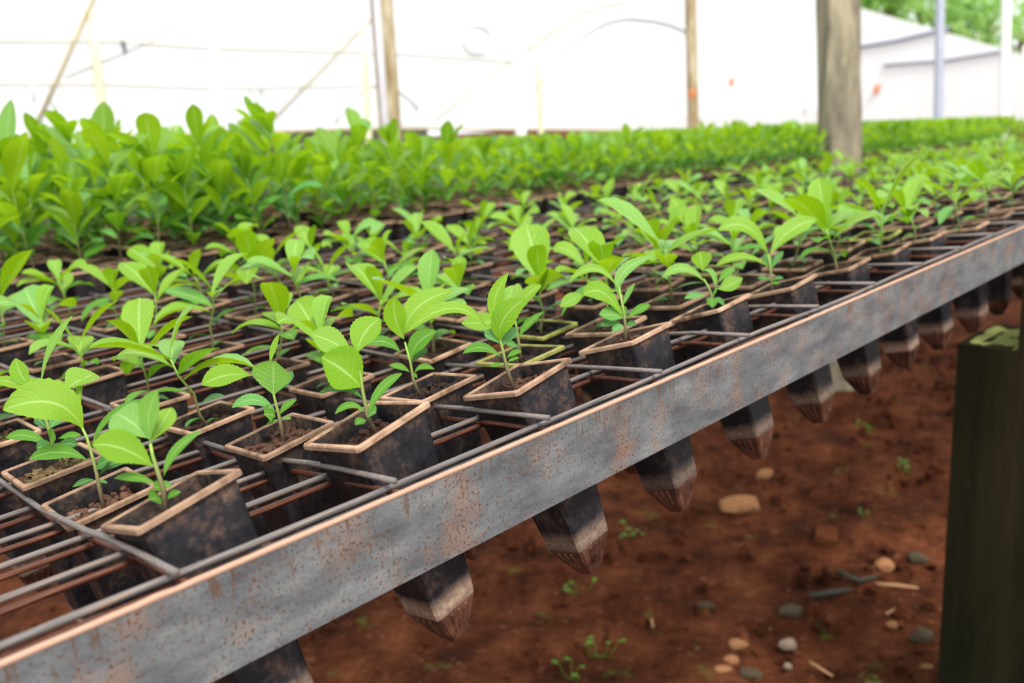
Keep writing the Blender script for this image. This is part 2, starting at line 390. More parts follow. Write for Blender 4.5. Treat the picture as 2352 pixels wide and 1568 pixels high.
bar('hoop', arc((1232, 200), (1350, 20), (1470, 42)) + arc((1470, 42), (1540, 45), (1600, 85))[1:], 43.93, 9, FAINT, 'pale bent hoop between the white pole and the slim brown pole', 'hoop')
bar('hoop', arc((770, 280), (860, 120), (960, 250)), 43.95, 7, FAINT, 'faint small hoop behind the brown-edged timber post', 'hoop')
bar('irrigation_pipe', [(-30, 92), (250, 92), (480, 108), (900, 120), (1180, 140)], 43.9, 4, PIPE_Y, 'upper thin irrigation pipe along the film', 'pipe')
bar('irrigation_pipe', [(-30, 190), (250, 191), (480, 200), (860, 195)], 43.9, 4, PIPE_Y, 'lower thin irrigation pipe along the film', 'pipe')
bar('sprinkler', [(280, 92), (284, 104), (287, 122)], 43.9, 8, BLACK, 'dark sprinkler hanging from the upper irrigation pipe', 'sprinkler')
bar('sprinkler', [(69, 188), (74, 204), (80, 234)], 43.9, 5, FAINT, 'pale sprinkler hanging from the lower irrigation pipe at far left', 'sprinkler')
bar('sprinkler', [(598, 186), (600, 215)], 43.9, 7, FAINT, 'pale sprinkler hanging from the lower irrigation pipe near the middle', 'sprinkler')
bar('hose_coil', [(1095 + 32 * math.cos(i * .35), 90 + 33 * math.sin(i * .35)) for i in range(20)], 43.9, 6, FAINT, 'faint round hose coil hanging on the film', 'hose')
bar('vine_stem', [(1842, -5), (1845, 60), (1843, 140), (1852, 200), (1848, 262)], 43.9, 4, FAINT, 'thin dry vine left of the thick timber post', 'vine')
for u, v, l in ((1590, 215, 'dry orange leaf caught on the slim brown pole'), (1678, 190, 'dry orange leaf hanging left of the thick timber post'), (2016, 205, 'dry orange leaf hanging right of the thick timber post')):
    p = at_d(u, v, 30.5) if u < 1600 else at_y(u, v, 43.95) if u < 1900 else at_x(u, v, XR_ - .2); m_ = MB()
    m_.quadgrid([[Vector((s_ * wd, s_ * s_ * .01, z_)) for s_ in (-1, 0, 1)] for z_, wd in ((-.07, .005), (-.03, .045), (.02, .05), (.07, .004))]) ; kk = depth(p) / 45; m_.v = [tuple(x * kk for x in q) for q in m_.v]
    o = link('dry_leaf', m_.mesh('dry_leaf', ORANGE, True)); o.location = M(p); o.rotation_euler = (.2, .2, -.7); tag(o, l, 'leaf')

# neighbouring film house at right, with its sloping roof line
XR = 112.0
front = [at_x(u, v, XR) for u, v in ((1900, 2), (1975, 18), (2130, 62), (2352, 126), (2480, 170), (2480, 330), (1900, 330))]
m_ = MB(); m_.face([M(p) for p in front]); fb = link('film_greenhouse', m_.mesh('film_greenhouse', FILM2))
tag(fb, 'neighbouring white film greenhouse with a roof sloping down to the right', 'greenhouse')
for pts, l in (([(1965, 108), (2060, 92), (2180, 64)], 'upper dark horizontal bar from the thick timber post'), ([(2030, 148), (2170, 138), (2330, 112)], 'lower grey horizontal bar behind the steel pole')):
    P = [at_x(u, v, XR - .15) for u, v in pts]; m_ = MB(); m_.tube([M(p) - M(P[0]) for p in P], .06 if 'upper' in l else .045, 6)
    o = link('crossbar', m_.mesh('crossbar', PIPE_G)); o.location = M(P[0]); tag(o, l, 'bar')

# trees behind the film houses
def tree(u, v, d, rad, material, label, n=420):
    c = at_d(u, v, d); lo = M(Vector((c.x, c.y, -G)))
    root = empty('tree', Matrix.Translation(lo), label, 'tree')
    m_ = MB(); H_ = M(c).z - 0
    m_.tube([Vector((0, 0, 0)), Vector((.1, 0, H_ * .5)), Vector((0, 0, H_ * .95))], [.28, .2, .1], 8)
    for k in range(5):
        a = k * 1.3; m_.tube([Vector((0, 0, H_ * (.5 + .08 * k))), Vector((math.cos(a) * rad * .3, math.sin(a) * rad * .3, H_ * (.7 + .06 * k)))], [.1, .04], 6)
    link('trunk', m_.mesh('trunk', WOOD, True), root)
    f = MB()
    cl = [Vector((ru(-1, 1), ru(-1, 1), ru(-.9, .9))).normalized() * ru(.2, .8) * rad for _ in range(12)]
    for i in range(n):
        q = random.choice(cl) + Vector((random.gauss(0, 1), random.gauss(0, 1), random.gauss(0, 1))) * rad * .22 + Vector((0, 0, H_))
        a = Euler((ru(0, 6), ru(0, 6), ru(0, 6))).to_matrix(); s_ = ru(.09, .2) * rad * .5
        f.quadgrid([[q + a @ Vector((x * s_, y * s_ * .5, z * s_ * .2)) for y, z in ((-1, 0), (0, 1), (1, 0))] for x in (-1, 1)])
    o = link('foliage', f.mesh('foliage', material), root, 'stuff')
for a in ((2040, -30, 150, 2.6, TREE1, 'light green tree above the sloping film roof, right of the thick timber post', 700),
          (2115, 10, 160, 2.4, TREE1, 'bright leafy tree beside the steel pole above the film roof', 600),
          (2205, 0, 170, 2.0, TREE2, 'darker green tree just right of the steel pole', 600),
          (2275, 40, 165, 2.2, TREE1, 'pale leafy tree above the lower end of the film roof', 420),
          (2345, 60, 175, 2.0, TREE1, 'pale sunlit tree at the right edge of the picture', 300)):
    tree(*a)

# ------------------------------------------------------------------ the bench
def far_dz(x): return -.03 * max(0, x - 8)
def mesh_z(y):               # the wire mesh sags away from the steel edge
    t_ = min(1, max(0, (y - 1.5) / 1.15)); return .222 - .172 * (t_ * t_ * (3 - 2 * t_) * .4 + t_ * .6)
def iron_pt(s):              # along the steel edge
    a = at_z(0, 1529, .21); b_ = at_z(2352, 522, .21); return a + (b_ - a) * s
s0, s1 = -.35, 1.5
A, B = iron_pt(s0), iron_pt(s1)
bench = empty('mesh_bench', Matrix.Translation(M((A.x, A.y, -G))), 'long steel bench with rusty wire mesh and flat steel edge, holding the potted seedlings', 'bench')
base = M((A.x, A.y, -G))
def BL(p): return M(p) - base
d = (B - A).normalized(); inw = Vector((-d.y, d.x, 0))
ang = math.atan2(d.y, d.x)
Hh, T = .207, .012
L = (B - A).length * U
m_ = MB(); m_.box((L / 2, T / 2 * U, Hh / 2 * U), (L / 2, T / 2 * U, Hh / 2 * U))
m_.box((L / 2, (T + .03) * U, (Hh - .03) * U), (L / 2, .03 * U, .006 * U))
er = link('edge_rail', m_.mesh('edge_rail', IRON), bench); er.location = BL(A + Vector((0, 0, -Hh))); er.rotation_euler = (0, 0, ang); er['label'] = 'rust-spotted grey flat steel edge'
m_ = MB(); rows = []
N = 260
for i in range(N + 1):
    x = L * i / N; h = .0006 * mn.noise(Vector((i * .9, 0, 0)))
    rows.append([Vector((x, -.0004, -.0008)), Vector((x, -.0006, .0004 + h)), Vector((x, T * U + .0004, .0006 + h)), Vector((x, T * U + .0006, -.0012))])
m_.quadgrid(rows)
el = link('dusty_lip', m_.mesh('dusty_lip', LIP), bench); el.location = BL(A); el.rotation_euler = (0, 0, ang); el['label'] = 'clay-dusted top edge of the steel rail'
B1 = iron_pt(4.6); B1.z += far_dz(B1.x); L2 = (B1 - B).length * U
m_ = MB(); m_.box((L2 / 2, T / 2 * U, Hh / 2 * U), (L2 / 2, T / 2 * U, Hh / 2 * U))
er = link('edge_rail', m_.mesh('edge_rail', IRON), bench); er.location = BL(B + Vector((0, 0, -Hh))); er.rotation_euler = (B1 - B).to_track_quat('X', 'Z').to_euler()
# rear and side rails and legs
m_ = MB(); m_.box((0, 0, 0), (L / 2, .004, .027))
rr = link('rear_rail', m_.mesh('rear_rail', IRON), bench); rr.location = BL((A + B) / 2 + inw * 7.3 + Vector((0, 0, -.2))); rr.rotation_euler = (0, 0, ang)
for k, sx in enumerate((14, 21)):
    for yy in (2.4, 8.2):
        m_ = MB(); m_.box((0, 0, (G - .35) * U / 2), (.05, .05, (G - .35) * U / 2))
        o = link('leg', m_.mesh('leg', WOODD), bench); o.location = BL((sx, yy + .2, -G))
for sx in (8.6, 14, 21):
    m_ = MB(); m_.box((0, 3.4 * U, 0), (.012, 3.4 * U, .02))
    o = link('crossbeam', m_.mesh('crossbeam', IRON), bench); o.location = BL((sx, 1.75, -.25))

WR = .0062 * U * 1.0 * 2 * .95 / 2 + .0003   # wire radius
WR = .0019
XK = [-.25 + .51 * k for k in range(45)]
YJ = [1.545 + .25 * j for j in range(29)]
def skew(x, y): 
    t_ = min(1, max(0, (2.65 - y) / 1.1)); return x - .11 * t_
for lay, (dz, mt, nm) in enumerate(((0, WIRE, 'cross_wire'), (-.026, WIRE2, 'lower_cross_wire'))):
    for k, x in enumerate(XK):
        y0 = iron_pt(0).y + (iron_pt(1).y - iron_pt(0).y) * ((x - iron_pt(0).x) / (iron_pt(1).x - iron_pt(0).x)) + .02
        jx = ru(-.008, .008) + (ru(.0, .02) if lay else 0)
        ys = [y0, 1.7, 1.85, 2.0, 2.2, 2.4, 2.65] + [2.9 + i * .7 for i in range(9)]
        P = [BL((skew(x, y) + jx + .006 * math.sin(y * 4 + k), y, mesh_z(y) + far_dz(x) + dz + (.012 if not lay else 0) + ru(-.002, .002))) for y in ys]
        m_ = MB(); m_.tube(P, WR, 7 if k < 14 else 5)
        link(nm, m_.mesh(nm, mt, True), bench)
for lay, (dz, mt, nm) in enumerate(((0, WIRE, 'long_wire'), (-.022, WIRE2, 'lower_long_wire'))):
    for j, y in enumerate(YJ):
        xs = [-.7 + i * .255 for i in range(0, 40)] + [9.5 + i * 1.0 for i in range(13)]
        slope = (iron_pt(1).y - iron_pt(0).y) / (iron_pt(1).x - iron_pt(0).x) * max(0, 1 - j / 6)
        P = [BL((x, y + slope * (x - .5) + (.0) + .005 * math.sin(x * 5 + j * 2), mesh_z(y) + far_dz(x) + dz - (.012 if not lay else 0.014) + .003 * math.sin(x * 3 + j))) for x in xs]
        m_ = MB(); m_.tube(P, WR, 7 if j < 8 else 5)
        link(nm, m_.mesh(nm, mt, True), bench)

# mossy stump post in front of the bench
sp = empty('timber_post', Matrix.Translation(M((6.2, 1.9, -G))), 'dark mossy timber post with a notched top, under the bench edge at the right', 'post')
c0 = at_z(2200, 785, -.52); c1 = at_z(2338, 803, -.52); c3 = at_z(2204, 738, -.52)
e1 = (c1 - c0); e2 = (c3 - c0); e1 = e1.normalized(); e2 = Vector((-e1.y, e1.x, 0))
wL = (c1 - c0).length; dp = .62
def quadcol(a, w_, dpt, z0, z1):
    P = []
    for z in (z0, z1):
        for q in (a, a + e1 * w_, a + e1 * w_ + e2 * dpt, a + e2 * dpt): P.append(M((q.x, q.y, z)) - M((6.2, 1.9, -G)))
    return P
m_ = MB(); m_.hexa(quadcol(c0, wL + .25, dp, -G, -.53)); bmx = m_
o = link('post_body', m_.mesh('post_body', WOODD), sp)
m_ = MB(); m_.hexa(quadcol(c0 + e1 * wL, .25, dp, -.53, -.06)); link('upright', m_.mesh('upright', WOODD), sp)
m_ = MB(); rows = []
for i in range(9):
    rows.append([M((c0 + e1 * wL * j / 12 + e2 * dp * i / 8).to_tuple()[:2] + (-.528 + .012 * mn.noise(Vector((i * .6, j * .6, 1))) + (.0 if 0 < i < 8 and 0 < j < 12 else -.01),)) - M((6.2, 1.9, -G)) for j in range(13)])
m_.quadgrid(rows); o = link('moss_cap', m_.mesh('moss_cap', MOSS, True), sp); o['label'] = 'yellow-green mossy top of the notched post'

# ------------------------------------------------------------------ pots
PA, PBW, PL, PT = .225 * U, .129 * U, .49 * U, .584 * U
def ring_pts(h, z, c=.12):
    k = h * (1 - c * .55)
    c = c
    return [Vector((x, y, z)) for x, y in ((-k, -h), (k, -h), (h, -k), (h, k), (k, h), (-k, h), (-h, k), (-h, -k))]
def pot_mesh():
    m_ = MB(); zt = PT
    rows = [ring_pts(.006, 0, .3), ring_pts(PBW / 2 * .62, .008 , .3), ring_pts(PBW / 2, PT - PL, .2), ring_pts(PA * .448, zt - .0022, .12), ring_pts(PA * .448, zt, .12), ring_pts(PA * .434, zt, .12), ring_pts(PA * .41, zt - .03, .12)]
    m_.quadgrid(rows, close=True); m_.face(rows[0][::-1])
    # ribs either side of the drainage slots of the tip
    for s_ in range(4):
        R_ = Matrix.Rotation(s_ * math.pi / 2, 3, 'Z')
        for x in (-.006, 0, .006):
            a = R_ @ Vector((x, -PBW / 2 * .97, (PT - PL) * .93)); b_ = R_ @ Vector((x * .6, -PBW / 2 * .66, .009)); m_.tube([a, b_], .0013, 4)
    return m_.mesh('pot', POTS[0])
POTM = pot_mesh(); POTM2 = POTM.copy(); POTM2.materials[0] = POTS[1]
def rim_mesh(mt):
    m_ = MB(); z = PT
    rows = [ring_pts(PA * .449, z - .0024, .12), ring_pts(PA * .498, z - .0022, .10), ring_pts(PA * .5, z + .0002, .10), ring_pts(PA * .492, z + .0010, .10), ring_pts(PA * .448, z + .0010, .10), ring_pts(PA * .438, z - .0004, .1), ring_pts(PA * .436, z - .005, .1)]
    m_.quadgrid(rows, close=True); return m_.mesh('rim', mt)
RIMM = rim_mesh(RIM); RIMMG = rim_mesh(RIMG)
def soil_mesh(seed, dep):
    random.seed(seed); m_ = MB(); n = 10; h = PA * .405; rows = []
    for i in range(n + 1):
        rows.append([Vector((h * (2 * i / n - 1), h * (2 * j / n - 1), PT - dep + ru(-.0016, .0016))) for j in range(n + 1)])
    m_.quadgrid(rows); m_.k = 1
    for _ in range(70):
        c = Vector((ru(-.85, .85) * h, ru(-.85, .85) * h, PT - dep + ru(.0005, .003))); R_ = Euler((ru(-.6, .6), ru(-.6, .6), ru(0, 6))).to_matrix()
        m_.box(c, (ru(.001, .0038), ru(.0008, .0022), ru(.0004, .0013)), R_)
    return m_.mesh('soil', [SOIL, CHIP])
SOILM = [soil_mesh(i, dp_) for i, dp_ in enumerate((.007, .009, .012, .008))]
SOILFAR = MB(); SOILFAR.face([Vector((x * PA * .41, y * PA * .41, PT - .009)) for x, y in ((-1, -1), (1, -1), (1, 1), (-1, 1))]); SOILFAR = SOILFAR.mesh('soil', SOIL)
random.seed(11)

# ------------------------------------------------------------------ leaves
def leaf_rows(P0, P1, P2, nrm, width, nl=8, nw=4, cup=.16, serr=0.0, wavy=.03, tipw=.0):
    """P0 base, P1 control, P2 tip; nrm: facing hint. Obovate outline."""
    rows = []; uvs = []; Ln = (P2 - P0).length
    ph = ru(0, 6)
    for i in range(nl + 1):
        t_ = i / nl
        c = P0 * (1 - t_) ** 2 + P1 * 2 * t_ * (1 - t_) + P2 * t_ * t_
        tg = ((P1 - P0) * (1 - t_) + (P2 - P1) * t_).normalized()
        n = (nrm - tg * nrm.dot(tg)).normalized(); s_ = tg.cross(n).normalized()
        prof = (math.sin(math.pi * min(1, t_) ** 1.25) ** .82) if 0 < t_ < 1 else 0
        prof = max(prof, .05 * (1 - t_))
        w_ = width / 2 * prof
        if serr and 0 < i < nl: w_ *= 1 + (serr if i % 2 else -serr * .6)
        r = []; uu = []
        for j in range(nw + 1):
            q = 2 * j / nw - 1
            r.append(c + s_ * (q * w_) + n * (cup * abs(q) ** 1.4 * w_ * 1.6 + wavy * Ln * math.sin(t_ * 7 + ph + q * 1.5) * abs(q) * .5))
            uu.append((t_, (q + 1) / 2))
        rows.append(r); uvs.append(uu)
    return rows, uvs
UPV = Vector((0, 0, 1))
def gen_plant(seed, tall=False, hs=1.0):
    """returns stem MB and list of (leaf MB, material) in pot-local metres, soil centre as the start"""
    random.seed(seed); S = U
    z0 = PT - .009
    h = (ru(.62, .86) if tall else ru(.20, .31)) * hs * S
    lean = Vector((ru(-.25, .25), ru(-.2, .2), 1)).normalized() if not tall else Vector((ru(-.1, .1), ru(-.1, .1), 1)).normalized()
    st = [Vector((0, 0, z0 - .004)) + lean * h * t_ + Vector((ru(-1, 1), ru(-1, 1), 0)) * .0025 * (t_ > 0) for t_ in (0, .25, .5, .75, 1)]
    stm = MB(); stm.tube(st, [.0016 if tall else .0013, .0013, .0011, .001, .0007], 6)
    def sp_(t_):
        k = min(3, int(t_ * 4)); return st[k].lerp(st[k + 1], t_ * 4 - k)
    leaves = []
    if tall:
        spec = []
        n = random.choice((9, 10, 11))
        for i in range(n):
            t_ = .22 + .76 * i / (n - 1); spec.append((t_, i * 2.4 + ru(-.4, .4), ru(.24, .34) * (.62 + .42 * t_), ru(.25, .7) + t_ * .45, L_TALL if t_ > .5 else L_DARK if rnd() < .5 else L_MID))
        spec.append((1, ru(0, 6), ru(.2, .32), ru(1.1, 1.4), L_TALL)); spec.append((.99, ru(0, 6), ru(.16, .26), ru(.8, 1.2), L_YOUNG))
    else:
        a0 = ru(0, 6.28); spec = []
        for t_, ln, el, mt in ((.12, .045, .1, L_DARK), (.2, .05, .2, L_DARK), (.34, .085, .35, L_MID if rnd() < .5 else L_DARK), (.5, .11, .45, L_MID), (.68, .155, .5, L_YOUNG), (.84, .185, .55, L_YOUNG), (.76, .15, .25, L_MID), (.9, .17, .35, L_YOUNG), (.96, .20, .75, L_YOUNG), (1, .15, 1.1, L_YOUNG)):
            if ln < .06 and rnd() < .3: continue
            spec.append((t_, a0 + ru(-.35, .35), ln * ru(.85, 1.2), el + ru(-.2, .25), mt)); a0 += 2.4 if rnd() < .6 else 3.1
    for t_, az, ln, el, mt in spec:
        ln *= S * (1.25 if tall and hs > .7 else .85 if tall else 1.45); b_ = sp_(min(.999, t_)); out = Vector((math.cos(az), math.sin(az), 0))
        d_ = out * math.cos(el) + UPV * math.sin(el); droop = ru(.05, .5) if not tall else ru(0, .35)
        tip = b_ + d_ * ln - UPV * ln * droop; ctl = b_ + d_ * ln * .55 + UPV * ln * .06
        nr = (UPV * math.cos(el) - out * math.sin(el) + Vector((ru(-.3, .3), ru(-.3, .3), 0))).normalized()
        rws, uvs = leaf_rows(b_, ctl, tip, nr, ln * ru(.36, .48), 7, 4, ru(.05, .3))
        lm = MB(); lm.quadgrid(rws, uvs); leaves.append((lm, mt))
    return stm, leaves
def build_proto(seed, tall=False, hs=1.0):
    stm, lv = gen_plant(seed, tall, hs)
    return stm.mesh('stem', STEM, True), [lm.mesh('leaf', mt, True) for lm, mt in lv], (stm, lv)
SHORT = [build_proto(100 + i) for i in range(12)]
TALL = [build_proto(300 + i, True, .74 if i % 10 < 7 else 1.0) for i in range(10)]
TALLS = [build_proto(400 + i, True, .56) for i in range(8)]
random.seed(21)

def rot_m(yaw, b_, c_):
    return Matrix.Rotation(math.radians(c_), 3, 'Y') @ Matrix.Rotation(math.radians(b_), 3, 'X') @ Matrix.Rotation(math.radians(yaw), 3, 'Z')
def pot_matrix(rimc, yaw, b_, c_, sz=1.0):      # rimc in bench units -> matrix of the pot's base
    R_ = rot_m(yaw, b_, c_); o = M(rimc) - R_ @ Vector((0, 0, PT * sz))
    return Matrix.Translation(o) @ R_.to_4x4() @ Matrix.Diagonal((sz, sz, sz, 1))
def make_pot(name, mw, label, group, i, near=True, green=False):
    r = empty(name, mw, label, 'seedling', group)
    po = link('pot', POTM if i % 3 else POTM2, r); 
    ri = link('rim', RIMMG if green else RIMM, r)
    if green: ri['label'] = 'yellow-green algae-covered rim'
    s_ = link('soil', SOILM[i % 4] if near else SOILFAR, r)
    if near: s_['kind'] = 'stuff'
    return r
GS = 'short seedlings in black pots'; GT = 'tall seedlings in the rear rows'

# hero seedlings: stem points and leaves read off the photograph, then given depth
heroes = {}
Y_, I_, D_ = L_YOUNG, L_MID, L_DARK
def hero(root, stem, leaves, depth0):
    inv = root.matrix_world.inverted(); m_ = MB()
    P = [inv @ M(at_d(u, v, depth0)) for u, v in stem]
    P[0] = P[0] + (P[0] - P[1]).normalized() * .004
    n = len(P); m_.tube(P, [.0015 - .0008 * i / (n - 1) for i in range(n)], 7)
    link('stem', m_.mesh('stem', STEM, True), root)
    for b_, mid, tip, wpx, dd, mt in leaves:
        A_, B_ = at_d(*b_, depth0), at_d(*tip, depth0 + dd)
        if mid is None: mid = ((b_[0] + tip[0]) / 2, (b_[1] + tip[1]) / 2 - 4)
        Mi = at_d(*mid, depth0 + dd * .45); ctl = Mi * 2 - (A_ + B_) * .5
        toc = -FW
        hint = (toc * .75 + UPV * .6 + Vector((0, 0, 0))).normalized()
        tg = (B_ - A_).normalized(); n_ = (hint - tg * hint.dot(tg)).normalized()
        fac = max(.45, abs(n_.dot(toc)))
        wd = wpx * depth0 / F / fac
        r_, uv = leaf_rows(M(A_), M(ctl), M(B_), n_, wd * U, 26, 6, ru(.08, .2),   .05, .02)
        r_ = [[inv @ q for q in row] for row in r_]
        m_ = MB(); m_.quadgrid(r_, uv); link('leaf', m_.mesh('leaf', mt, True), root)
H1 = dict(stem=[(380, 1166), (374, 1120), (362, 1083), (350, 1045), (345, 1018)], leaves=[
    ((346, 1014), (342, 952), (362, 895), 50, -.03, Y_), ((345, 1008), (300, 968), (264, 950), 66, .06, Y_), ((347, 1014), (372, 972), (394, 935), 44, .06, Y_),
    ((352, 1072), (281, 1030), (211, 1022), 62, -.04, Y_), ((377, 1093), (404, 1036), (464, 988), 25, 0, I_), ((363, 1114), (311, 1096), (261, 1098), 18, 0, I_),
    ((373, 1125), None, (352, 1118), 12, -.02, I_), ((372, 1150), None, (343, 1147), 20, -.03, I_), ((385, 1147), (398, 1134), (416, 1129), 12, .02, I_), ((375, 1124), None, (394, 1112), 12, .02, I_)])
H1b = dict(stem=[(238, 1164), (227, 1116), (221, 1083), (212, 1049), (199, 1003), (189, 983)], leaves=[
    ((190, 984), (120, 925), (6, 942), 66, -.1, Y_), ((150, 894), None, (219, 858), 38, .08, Y_), ((185, 965), (182, 905), (189, 850), 14, .05, Y_),
    ((213, 1018), (256, 955), (332, 916), 19, .02, I_), ((201, 1056), (133, 1038), (65, 1056), 32, -.02, I_), ((219, 1080), None, (254, 1054), 26, -.02, D_),
    ((229, 1092), (256, 1066), (300, 1059), 22, .02, D_), ((218, 1102), None, (166, 1118), 14, 0, D_), ((224, 1108), None, (247, 1110), 6, 0, D_)])
H1c = dict(stem=[(143, 1066), (122, 1024), (105, 960), (90, 900)], leaves=[
    ((94, 890), (116, 800), (168, 723), 19, 0, Y_), ((72, 889), (48, 860), (36, 822), 38, .02, Y_), ((86, 903), (40, 880), (-30, 872), 26, .0, Y_), ((84, 902), None, (152, 880), 16, .06, Y_),
    ((112, 1022), (61, 1000), (13, 1006), 24, 0, I_), ((133, 1008), None, (187, 1000), 15, .02, I_), ((120, 1024), None, (122, 985), 22, -.03, I_), ((130, 1024), None, (179, 1022), 24, -.02, D_),
    ((122, 1027), None, (84, 1030), 18, -.03, D_), ((108, 985), None, (80, 960), 18, .03, D_), ((112, 985), None, (142, 960), 22, .03, D_)])
H2b = dict(stem=[(651, 1010), (643, 966), (639, 948), (629, 908), (622, 830)], leaves=[
    ((629, 907), (628, 862), (630, 828), 88, -.03, Y_), ((575, 862), (519, 862), (463, 884), 50, -.03, Y_), ((622, 866), (600, 860), (572, 862), 6, 0, Y_), ((620, 835), (628, 800), (641, 766), 15, .02, Y_), ((632, 905), None, (672, 852), 27, .05, D_),
    ((632, 944), (583, 918), (533, 936), 26, -.02, I_), ((643, 953), (658, 932), (682, 918), 17, 0, I_), ((632, 958), None, (607, 953), 25, -.02, I_), ((645, 966), None, (669, 962), 8, 0, I_), ((641, 966), None, (612, 976), 9, 0, I_)])
H2 = dict(stem=[(856, 978), (843, 952), (840, 933), (833, 897), (826, 850), (818, 812)], leaves=[
    ((830, 890), (790, 852), (738, 820), 84, -.05, Y_), ((810, 815), (762, 785), (714, 768), 54, -.03, Y_), ((820, 812), (838, 764), (873, 731), 62, .05, Y_),
    ((845, 948), (877, 894), (924, 857), 24, 0, I_), ((834, 917), (789, 890), (732, 903), 18, -.02, D_), ((840, 948), (805, 930), (769, 951), 14, -.03, I_),
    ((844, 953), None, (864, 948), 15, -.03, I_), ((842, 965), None, (816, 976), 11, -.03, I_)])
H3b = dict(stem=[(963, 904), (949, 871), (943, 834), (930, 785)], leaves=[
    ((928, 778), (908, 730), (906, 680), 50, -.03, Y_), ((931, 766), (960, 705), (1040, 667), 52, .06, Y_), ((942, 829), (960, 788), (1003, 760), 40, -.02, I_), ((946, 832), None, (982, 800), 20, .03, D_),
    ((941, 855), (920, 842), (893, 839), 14, 0, I_), ((951, 858), (970, 842), (998, 848), 13, 0, I_), ((920, 810), (885, 785), (842, 790), 24, 0, I_), ((945, 860), None, (958, 868), 8, 0, I_)])
H3 = dict(stem=[(1180, 890), (1164, 845), (1157, 814), (1150, 785), (1147, 745)], leaves=[
    ((1150, 787), (1156, 734), (1210, 683), 52, -.04, Y_), ((1145, 755), (1136, 690), (1168, 626), 32, .0, Y_), ((1155, 770), (1166, 700), (1180, 655), 42, .06, Y_),
    ((1117, 751), (1035, 708), (932, 764), 30, -.02, Y_), ((1148, 789), None, (1114, 760), 25, .03, D_), ((1154, 795), None, (1185, 752), 27, .03, D_),
    ((1154, 822), (1107, 798), (1063, 812), 21, -.02, I_), ((1164, 822), None, (1198, 807), 13, 0, I_), ((1165, 834), None, (1193, 822), 9, 0, I_), ((1159, 840), None, (1125, 842), 9, 0, I_), ((1146, 757), None, (1117, 751), 5, 0, Y_)])
H4b = dict(stem=[(1196, 822), (1192, 790), (1186, 750), (1180, 720)], leaves=[
    ((1192, 775), (1212, 745), (1250, 715), 17, 0, I_), ((1180, 735), (1120, 740), (1058, 742), 40, .0, Y_), ((1185, 730), (1210, 680), (1244, 655), 28, 0, Y_), ((1183, 715), None, (1190, 650), 26, .03, Y_), ((1190, 800), None, (1162, 790), 14, 0, D_)])
H4 = dict(stem=[(1437, 783), (1436, 744), (1432, 713), (1422, 660)], leaves=[
    ((1420, 662), (1365, 617), (1305, 650), 19, 0, Y_), ((1429, 726), (1384, 672), (1338, 678), 42, -.03, Y_), ((1424, 684), (1432, 625), (1505, 587), 26, .03, Y_), ((1345, 678), None, (1287, 705), 30, 0, Y_), ((1420, 668), None, (1345, 680), 12, 0, Y_),
    ((1440, 731), None, (1494, 700), 19, 0, I_), ((1432, 731), None, (1376, 723), 30, -.02, I_), ((1424, 739), None, (1379, 749), 17, -.02, D_), ((1432, 748), None, (1407, 762), 17, -.02, D_), ((1438, 748), None, (1461, 747), 14, 0, D_), ((1427, 708), None, (1458, 650), 11, .03, I_)])
H5 = dict(stem=[(1637, 714), (1634, 680), (1628, 660), (1616, 640)], leaves=[
    ((1618, 647), (1570, 616), (1521, 638), 23, -.02, Y_), ((1614, 622), None, (1606, 577), 48, 0, Y_), ((1614, 622), (1634, 625), (1645, 660), 14, 0, Y_), ((1649, 664), (1676, 655), (1706, 638), 32, -.02, Y_), ((1649, 648), None, (1688, 615), 17, .03, I_),
    ((1622, 680), None, (1571, 686), 15, 0, I_), ((1640, 685), None, (1664, 702), 13, 0, D_), ((1634, 682), None, (1636, 707), 20, -.03, I_), ((1634, 690), None, (1650, 658), 5, 0, I_)])
H6 = dict(stem=[(1773, 668), (1771, 640), (1770, 613), (1765, 583)], leaves=[
    ((1763, 584), (1714, 520), (1648, 530), 38, -.02, Y_), ((1770, 582), (1815, 530), (1878, 503), 40, .03, Y_), ((1764, 611), (1704, 590), (1645, 610), 20, -.02, Y_), ((1768, 618), None, (1757, 582), 20, .03, D_), ((1771, 618), None, (1799, 577), 15, .02, D_),
    ((1771, 645), None, (1740, 640), 10, 0, D_), ((1773, 645), None, (1800, 640), 9, 0, D_), ((1771, 655), None, (1790, 652), 8, 0, I_)])
front = [  # rim centre px, height, tilts, hero, label
    ((391, 1146), .27, (-1, -16, -11.8), H1, 'seedling with upright yellow-green top leaf in dusty black pot, nearest on the steel edge'),
    ((841, 974), .295, (.7, -10.5, -12.3), H2, 'second seedling along the steel edge, big veined leaf, dark bark chips in the pot'),
    ((1187, 869), .28, (-.9, -14.4, -9.9), H3, 'third seedling along the steel edge, with folded pointed leaf and pot tilted left'),
    ((1436, 775), .26, (1.3, -16.2, -4.7), H4, 'fourth seedling along the steel edge, with one long leaf curving up to the right'),
    ((1630, 707), .235, (-.2, -18, -4.5), H5, 'fifth seedling along the steel edge, with two short stems and arching leaves'),
    ((1792, 657), .225, (0, -16, -5), H6, 'sixth seedling along the steel edge, with a broad pale leaf bent to the left'),
    ((1921, 614), .225, (0, -14, -4), None, 'seventh potted seedling along the steel edge'),
    ((2020, 577), .225, (1, -13, -5), None, 'eighth potted seedling along the steel edge'),
    ((2107, 548), .225, (-1, -13, -3), None, 'ninth potted seedling along the steel edge')]
